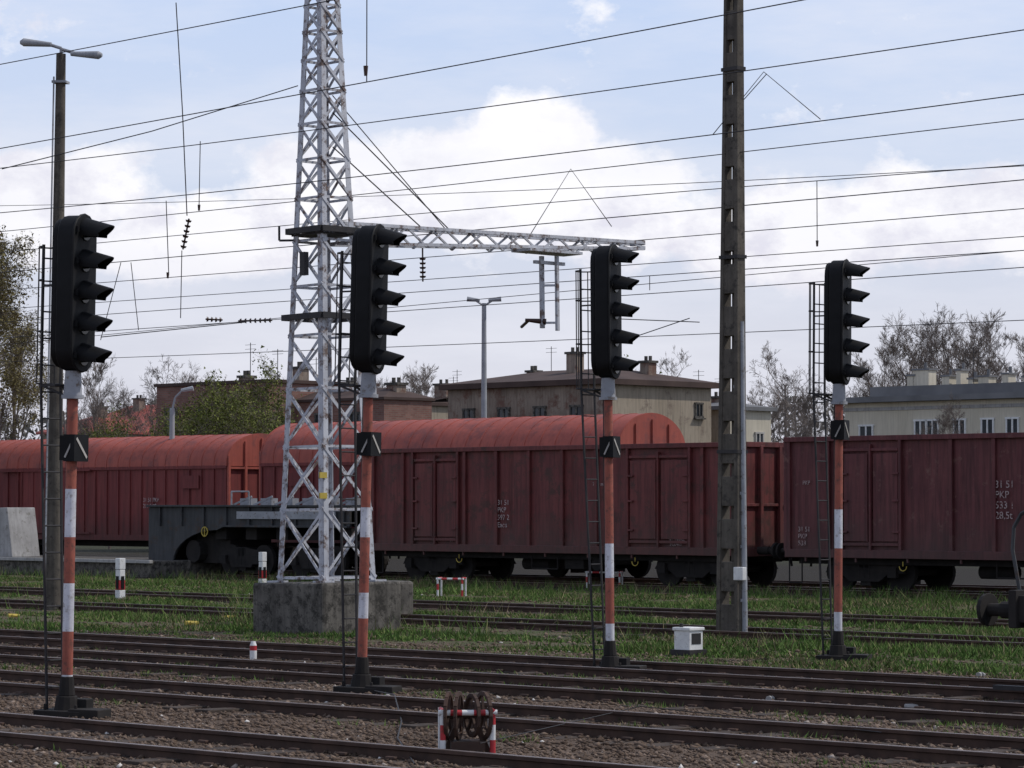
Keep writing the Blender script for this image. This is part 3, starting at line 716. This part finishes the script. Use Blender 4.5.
# ---------------------------------------------------------------- buildings
def window(m,face,a,z,w,h,D=0):
    if face=='L':
        m.box((a,-.015,z),(w,.03,h),1); 
        for q in(-w/2,w/2,0): m.box((a+q,-.04,z),(.09,.08,h+.08),0)
        for q in(-h/2,h/2): m.box((a,-.045,z+q),(w+.16,.09,.10),0)
        m.box((a,-.08,z-h/2-.09),(w+.3,.2,.07),2)
    else:
        m.box((.015,a,z),(.03,w,h),1)
        for q in(-w/2,w/2,0): m.box((.04,a+q,z),(.08,.09,h+.08),0)
        for q in(-h/2,h/2): m.box((.045,a,z+q),(.09,w+.16,.10),0)
        m.box((.08,a,z-h/2-.09),(.2,w+.3,.07),2)
def house(name,px,Y,L,D,H,wl,wr,roof,rise,wins,chims,over=.5,fascia=.35,rot=ROT,frame='oldwhite'):
    C=Wp(px,505,Y); C.z=0; e=root(name,C,rot=rot)
    m=MB(); m.box((-L/2,D/2,H/2),(L,D,H)); o=m.build('walls',[wl,wr],e)
    for p in o.data.polygons:
        if p.normal.x>.9: p.material_index=1
    m=MB(); o_=over
    vs=[(-L-o_,-o_,H),(o_,-o_,H),(o_,D+o_,H),(-L-o_,D+o_,H)]; vt=[(x,y,H+fascia) for x,y,_ in vs]
    r1=(-L+D*.35,D/2,H+fascia+rise); r2=(-D*.35,D/2,H+fascia+rise)
    m.add(vs+vt+[r1,r2],[(0,1,2,3),(0,1,5,4),(1,2,6,5),(2,3,7,6),(3,0,4,7),(4,5,9,8),(5,6,9),(6,7,8,9),(7,4,8)])
    m.build('roof',[roof],e)
    m=MB()
    for f,a,z,w,h in wins: window(m,f,a,z,w,h)
    m.build('windows',[frame,'win','conc'],e)
    m=MB()
    for x,y,w,h in chims:
        zb=H+fascia; m.box((x,y,zb+h/2),(w,.6,h),0); m.box((x,y,zb+h+.05),(w+.15,.75,.12),1)
        for k in(-w/4,w/4): m.tube((x+k,y,zb+h+.1),(x+k,y,zb+h+.35),.09,.09,8,1)
    m.build('chimneys',['dirty_shaded','conc'],e)
    # rooftop aerials
    m=MB(); zb=H+fascia
    for k,(x,y) in enumerate(((-L*.3,D*.4),(-L*.75,D*.6))):
        hh=1.6+.5*k; m.path([(x,y,zb),(x,y,zb+hh)],.02,5)
        for q in(.85,.95): m.path([(x-.4,y,zb+hh*q),(x+.4,y,zb+hh*q)],.012,4)
    m.build('aerials',['darksteel'],e)
    return e
Yb=150; zB=Zat(378,Yb)  
house('tenement_house',603,Yb,11.2,8.2,zB-.3,'dirty_shaded','beige','roofdark',.75,
  [('L',-9.6,6.7,.8,1.0),('L',-7.0,6.7,.8,1.0),('L',-4.4,6.7,.8,1.0),('L',-1.8,6.7,.8,1.0),('L',-9.8,3.8,1,1.3),('L',-7.2,3.8,1,1.3),('L',-4.6,3.8,1,1.3),('L',-2,3.8,1,1.3),('R',7.2,7.1,.5,.7)],
  [(-4.8,3,.7,1.5),(-1.5,5,.6,1.0),(-8.8,4,.5,.7)],over=.35,fascia=.28,frame='conc')
house('house_annex',722,Yb+8,5,4,Zat(404,Yb+8)-.3,'beige','cream','roofgrey',.3,[('R',1.5,5.6,.6,.9),('R',3,5.6,.6,.9)],[(-2,2,.6,.5)],over=.25,fascia=.2)
kk=(845-512)/F; X0=kk*165; 
vC=(X0+165)*R2; uC=(X0-165)*R2; uC1=uC+26
eC=root('apartment_house',UV(uC1,vC))
Hc=Zat(400,165)-.2
m=MB(); m.box((-13,5,Hc/2),(26,10,Hc)); m.build('walls',['cream'],eC)
m=MB(); m.box((-13,5,Hc+.16),(27,11,.3),0); m.box((-13,5.2,Hc+.6),(24,8.5,.6),0); m.box((-13,5,Hc-.35),(26.1,10.1,.18),1); m.build('flat_roof',['roofgrey','conclight'],eC)
m=MB()
for px in(921,933,960,988,1013,1045,1075):
    u=U(px,vC)-uC1
    for z in(Zat(429,155),Zat(429,155)-3.1): window(m,'L',u,z,.75,1.25)
window(m,'L',-24.5,Zat(432,160),.9,.9)
m.build('windows',['white','win','conclight'],eC)
m=MB()
for px,w,h in((870,.5,.7),(880,1.1,1.0),(905,.5,.6),(918,.3,.9),(930,.3,.4),(943,.7,.5),(965,.4,.6),(985,.3,.4),(1005,1.3,1.1),(1022,.5,1.3)):
    u=U(px,vC)-uC1; m.box((u,4,Hc+.9+h/2),(w,.7,h),0); m.box((u,4,Hc+.92+h),(w+.15,.8,.1),1)
    m.tube((u+.1,4,Hc+.9+h),(u+.1,4,Hc+1.3+h),.09,.09,8,1)
m.build('chimneys',['cream','roofgrey'],eC)
m=MB()
for x,hh in((-19.5,3.0),(-12,2.4),(-8,2.8)):
    m.path([(x,3,Hc+.8),(x,3,Hc+hh)],.02)
    for z in(.6,.3,.1): m.path([(x-.5,3,Hc+hh-z),(x+.5,3,Hc+hh-z)],.012)
m.build('roof_aerial',['darksteel'],eC)
house('brick_warehouse',266,140,8.2,7,Zat(378,140)-.2,'brick','brick','roofdark',.15,[('L',-7,6.2,.9,1.3),('L',-4.6,6.2,.9,1.3),('L',-2.2,6.2,.9,1.3)],[(-5,3,.5,.3),(-1,3,.5,.6)],over=.1,fascia=.15,frame='conc')
house('brick_house',384,137,9,3,Zat(395,137)-.2,'brick','brick','roofdark',.5,[('L',-6.8,5.9,.8,1.1),('L',-4.3,5.9,.8,1.1),('L',-1.8,5.9,.8,1.1)],[(-4,1.5,.6,.7),(-.8,1.5,.7,.6)],over=.12,fascia=.12,frame='conc')
house('rendered_house',424,172,3,8,Zat(402,172)-.2,'cream','beige','roofdark',.6,[('L',-1.5,6.0,.8,.9)],[(-1.5,3,1.0,1.1)],over=.2,fascia=.18)
house('tiled_cottage',140,230,9,8,Zat(420,230)-.6,'brick','brick','vanroof',1.8,[('L',-6,6,1,1.3),('L',-3,6,1,1.3)],[(-4,3,.8,2.2)],over=.4,fascia=.15)
house('tiled_cottage',85,215,5,7,Zat(425,215)-.6,'beige','beige','vanroof',1.4,[('L',-3,6,1,1.3)],[(-2,3,.6,1.8)],over=.4,fascia=.15)
# ---------------------------------------------------------------- trees
def make_tree(seed,H,spread=.55,levels=5,tipr=.012,droop=0.0,trunkfrac=.28,kids=4,leaves=0,leafsize=.06,name='t',mat='twig',trad=.013):
    r=random.Random(seed); V=[];Fc=[]; tips=[]
    def tube(p,q,r1,r2,n):
        d=(q-p); 
        if d.length<1e-4: return
        d.normalize(); a=d.orthogonal().normalized(); b=d.cross(a); o=len(V)
        for c,rr in((p,r1),(q,r2)):
            for i in range(n):
                t=6.2832*i/n; V.append(c+(a*math.cos(t)+b*math.sin(t))*rr)
        for i in range(n): Fc.append((o+i,o+(i+1)%n,o+n+(i+1)%n,o+n+i))
    def grow(p,d,L,rad,lv):
        ns=5 if lv<1 else 3 if lv<4 else 2; pts=[p]; rr=[rad]
        for i in range(ns):
            j=Vector((r.uniform(-1,1),r.uniform(-1,1),r.uniform(-.6,.9)))*(.10 if lv==0 else .2)
            d=(d+j+Vector((0,0,(.16 if lv<3 else .08-droop)))).normalized(); q=pts[-1]+d*L/ns
            r2=max(tipr*.5,rad*(1-.65*(i+1)/ns)); tube(pts[-1],q,rr[-1],r2,6 if lv==0 else 3); pts.append(q); rr.append(r2)
            if lv>=levels-2: tips.append((q,d.copy()))
        if lv>=levels: return
        k=kids+(4 if lv==0 else 0)
        for i in range(k):
            t=r.uniform(.3,1.0) if lv>0 else trunkfrac+(1-trunkfrac)*(i+.5)/k
            idx=min(ns-1,int(t*ns)); s=pts[idx].lerp(pts[idx+1],t*ns-idx)
            ax=d.orthogonal().normalized(); ax=Matrix.Rotation(r.uniform(0,6.28),3,d)@ax
            nd_=(d*(1-spread)+ax*spread*r.uniform(.6,1.3)).normalized()
            grow(s,nd_,L*r.uniform(.42,.62)*(1.0 if lv else .8*(1.1-.5*t)),max(tipr,rr[idx]*.55),lv+1)
    grow(Vector((0,0,0)),Vector((0,0,1)),H*.8,H*trad,0)
    me=bpy.data.meshes.new(name); me.from_pydata([tuple(v) for v in V],[],Fc); me.materials.append(M[mat])
    lm=None
    if leaves:
        P=[];T=[]
        for _ in range(leaves):
            q,d=r.choice(tips); c=q+Vector((r.gauss(0,.12),r.gauss(0,.12),r.gauss(0,.14)-droop*r.random()*.8)); s=leafsize*r.uniform(.5,1.4)
            for k in range(3): P.append(c+Vector((r.uniform(-1,1),r.uniform(-1,1),r.uniform(-1,1)))*s)
            T.append(min(1,max(0,r.gauss(.5,.25))))
        lm=(np.array([tuple(p) for p in P]),np.array(T))
    return me,lm
def place(name,me,lm,C,s=1,rot=0,leafmat='leaf'):
    e=root(name,C,rot=rot); e.scale=(s,s,s)
    o=bpy.data.objects.new('branches',me); scene.collection.objects.link(o); o.parent=e
    if lm is not None:
        if isinstance(lm,tuple):
            o2=fastmesh('foliage',lm[0],3,np.arange(len(lm[0])),lm[1],3,leafmat)
        else:
            o2=bpy.data.objects.new('foliage',lm); scene.collection.objects.link(o2)
        o2.parent=e; return o2.data
bare=[make_tree(s,10,sp,5,.008,kids=k)[0] for s,sp,k in((11,.44,5),(12,.52,4),(13,.40,5))]
bh=[max(v.co.z for v in b.vertices) for b in bare]
def bt(px,ytop,Y,i,name='bare_tree'):
    C=Wp(px,505,Y); C.z=0; H=Zat(ytop,Y); place(name,bare[i%3],None,C,H/bh[i%3],rot=px*.37)
for px,yt,Y,i in[(905,306,230,0),(922,314,245,2),(940,303,235,1),(956,306,250,0),(972,306,228,2),(990,325,225,0),(1020,316,220,1),(1045,330,215,2),(882,335,240,2),
   (785,340,210,1),(768,376,190,0),(812,385,200,2),(838,378,215,0),(800,362,205,1),
   (160,354,185,1),(185,358,195,0),(100,352,190,2),(125,376,180,0),(220,368,190,1),(400,360,200,1),(380,366,205,0),(412,362,210,2),(435,374,190,2),
   (655,345,190,1),(640,372,180,0),(705,388,200,2),(70,372,180,1),(948,390,135,0),(300,370,190,2)]:
    bt(px,yt,Y,i)
wl,wleaf=make_tree(31,10,.36,5,.007,droop=.3,leaves=20000,leafsize=.05,kids=4)
ld=place('willow_tree',wl,wleaf,Vector(((-8-512)/F*105,105,0)),Zat(240,105)/10,1.0,'leafbud')
place('willow_tree',wl,ld,Vector(((-70-512)/F*112,112,0)),Zat(250,112)/10,2.2)
place('willow_tree',wl,ld,Vector(((14-512)/F*125,125,0)),Zat(310,125)/10,4.0)
b2,bleaf=make_tree(41,5,.55,4,.006,leaves=9500,leafsize=.042,trunkfrac=.1,kids=5)
ld2=place('budding_shrub',b2,bleaf,Vector(((236-512)/F*118,118,0)),Zat(382,118)/4.6,.5,'leaf')
for px,yt,Y,ro in((208,392,120,2.),(262,396,122,3.3),(184,408,116,1.2),(246,402,112,5.2),(622,376,162,2.1),(640,395,164,.4),(110,420,150,2.)):
    place('budding_shrub',b2,ld2,Vector(((px-512)/F*Y,Y,0)),Zat(yt,Y)/4.8,ro)
def distant():
    r=random.Random(5); P=[];T=[]
    for i in range(16000):
        px=r.uniform(-250,1300); Y=r.uniform(300,360); prof=412+9*math.sin(px*.021)+7*math.sin(px*.067+1)+4*math.sin(px*.19)
        top=Zat(prof,Y); z=top*(1-r.random()**1.6*.75); x=(px-512)/F*Y; s=r.uniform(.15,.6)
        for k in range(3): P.append((x+r.uniform(-s,s),Y+r.uniform(-s,s),z+r.uniform(-s,s)*1.3))
        T.append(r.random())
    fastmesh('distant_trees',np.array(P),3,np.arange(len(P)),np.array(T),3,'haze')
distant()
# ---------------------------------------------------------------- sky & sun
el=math.radians(50); sx,sy=.97,.12; n_=math.hypot(sx,sy); sx/=n_; sy/=n_
sv=Vector((sx*math.cos(el),sy*math.cos(el),math.sin(el)))
sl=bpy.data.lights.new('sun','SUN'); sl.energy=2.6; sl.angle=math.radians(.8); sl.color=(1,.95,.88)
so=bpy.data.objects.new('sun',sl); so.rotation_euler=(-sv).to_track_quat('-Z','Y').to_euler(); so.location=(20,10,40); scene.collection.objects.link(so)
w=bpy.data.worlds.new('World'); scene.world=w; w.use_nodes=True; nt=w.node_tree; bg=nt.nodes['Background']; bg.inputs[1].default_value=.1
sk=nd(nt,'ShaderNodeTexSky',sky_type='NISHITA'); sk.sun_disc=False; sk.sun_elevation=el; sk.sun_rotation=math.atan2(sx,sy); sk.air_density=1; sk.dust_density=1; sk.ozone_density=1.5
tc=nd(nt,'ShaderNodeTexCoord'); dirv=tc.outputs['Generated']
sep=nd(nt,'ShaderNodeSeparateXYZ'); nt.links.new(dirv,sep.inputs[0])
grad=ramp(nt,sep.outputs[2],[(0,(6.5,6.4,7.4)),(.06,(7.0,7.2,8.4)),(.11,(6.7,7.5,9.3)),(.17,(5.7,7.0,9.7)),(.5,(2.2,3.1,5.2))])
basec=mixc(nt,.88,sk.outputs[0],grad)
def mapped(sc,loc=(0,0,0)):
    mp=nd(nt,'ShaderNodeMapping'); mp.inputs['Scale'].default_value=sc; mp.inputs['Location'].default_value=loc; nt.links.new(dirv,mp.inputs[0]); return mp.outputs[0]
def math2(op,a,b,c=None):
    m=nd(nt,'ShaderNodeMath',operation=op)
    for i,s in enumerate((a,b,c)):
        if s is None: continue
        if isinstance(s,(int,float)): m.inputs[i].default_value=s
        else: nt.links.new(s,m.inputs[i])
    return m.outputs[0]
wn=noi(nt,mapped((26,26,40)),1.0,7,.64)
def blob(px,py,rx,ry):
    c=((px-512)/F,(HOR-py)/F); mp=nd(nt,'ShaderNodeMapping'); 
    mp.inputs['Scale'].default_value=(F/rx,0,F/ry); mp.inputs['Location'].default_value=(-c[0]*F/rx,0,-c[1]*F/ry); nt.links.new(dirv,mp.inputs[0])
    ln=nd(nt,'ShaderNodeVectorMath',operation='LENGTH'); nt.links.new(mp.outputs[0],ln.inputs[0])
    mr=nd(nt,'ShaderNodeMapRange'); mr.interpolation_type='SMOOTHSTEP'; mr.inputs[1].default_value=1.25; mr.inputs[2].default_value=.3; nt.links.new(ln.outputs['Value'],mr.inputs[0]); return mr.outputs[0]
den=None
for bl in((525,135,80,62),(450,185,130,80),(620,215,140,75),(330,185,110,60),(60,205,110,70),(200,240,150,50),(770,235,160,70),(940,220,180,60)):
    b_=blob(*bl); den=b_ if den is None else math2('MAXIMUM',den,b_)
d2=math2('MULTIPLY_ADD',wn,1.6,-.80); d3=math2('ADD',math2('MULTIPLY',den,.66),d2)
mask=ramp(nt,d3,[(.17,0.0),(.42,.96)])
fx=ramp(nt,noi(nt,mapped((40,40,60),(3,1,2)),1.0,6,.65),[(.36,(7.9,7.8,8.8)),(.55,(10.4,10.3,10.6))])
low=ramp(nt,sep.outputs[2],[(.045,0.9),(.09,0.0)])
ccol=mixc(nt,low,fx,(7.2,7.0,8.0))
core=mixc(nt,math2('MULTIPLY',blob(520,150,110,75),.75),ccol,(11.5,11.3,11.4))
c1=mixc(nt,mask,basec,core)
veil=ramp(nt,noi(nt,mapped((7,7,30),(5,2,0)),1.0,6,.6),[(.38,0.05),(.68,.6)])
c2=mixc(nt,veil,c1,(8.6,8.7,9.5))
nt.links.new(c2,bg.inputs[0])
w.cycles.sampling_method='MANUAL'; w.cycles.sample_map_resolution=512
# ---------------------------------------------------------------- camera
cd=bpy.data.cameras.new('camera'); cd.sensor_width=36; cd.lens=F/1024*36; cd.clip_end=6000; cd.clip_start=.1
co=bpy.data.objects.new('camera',cd); co.location=(0,0,CAMZ); co.rotation_euler=(math.pi/2+math.atan((HOR-384)/F),0,0); scene.collection.objects.link(co); scene.camera=co
scene.view_settings.view_transform='Standard'; scene.view_settings.look='None'; scene.view_settings.exposure=0
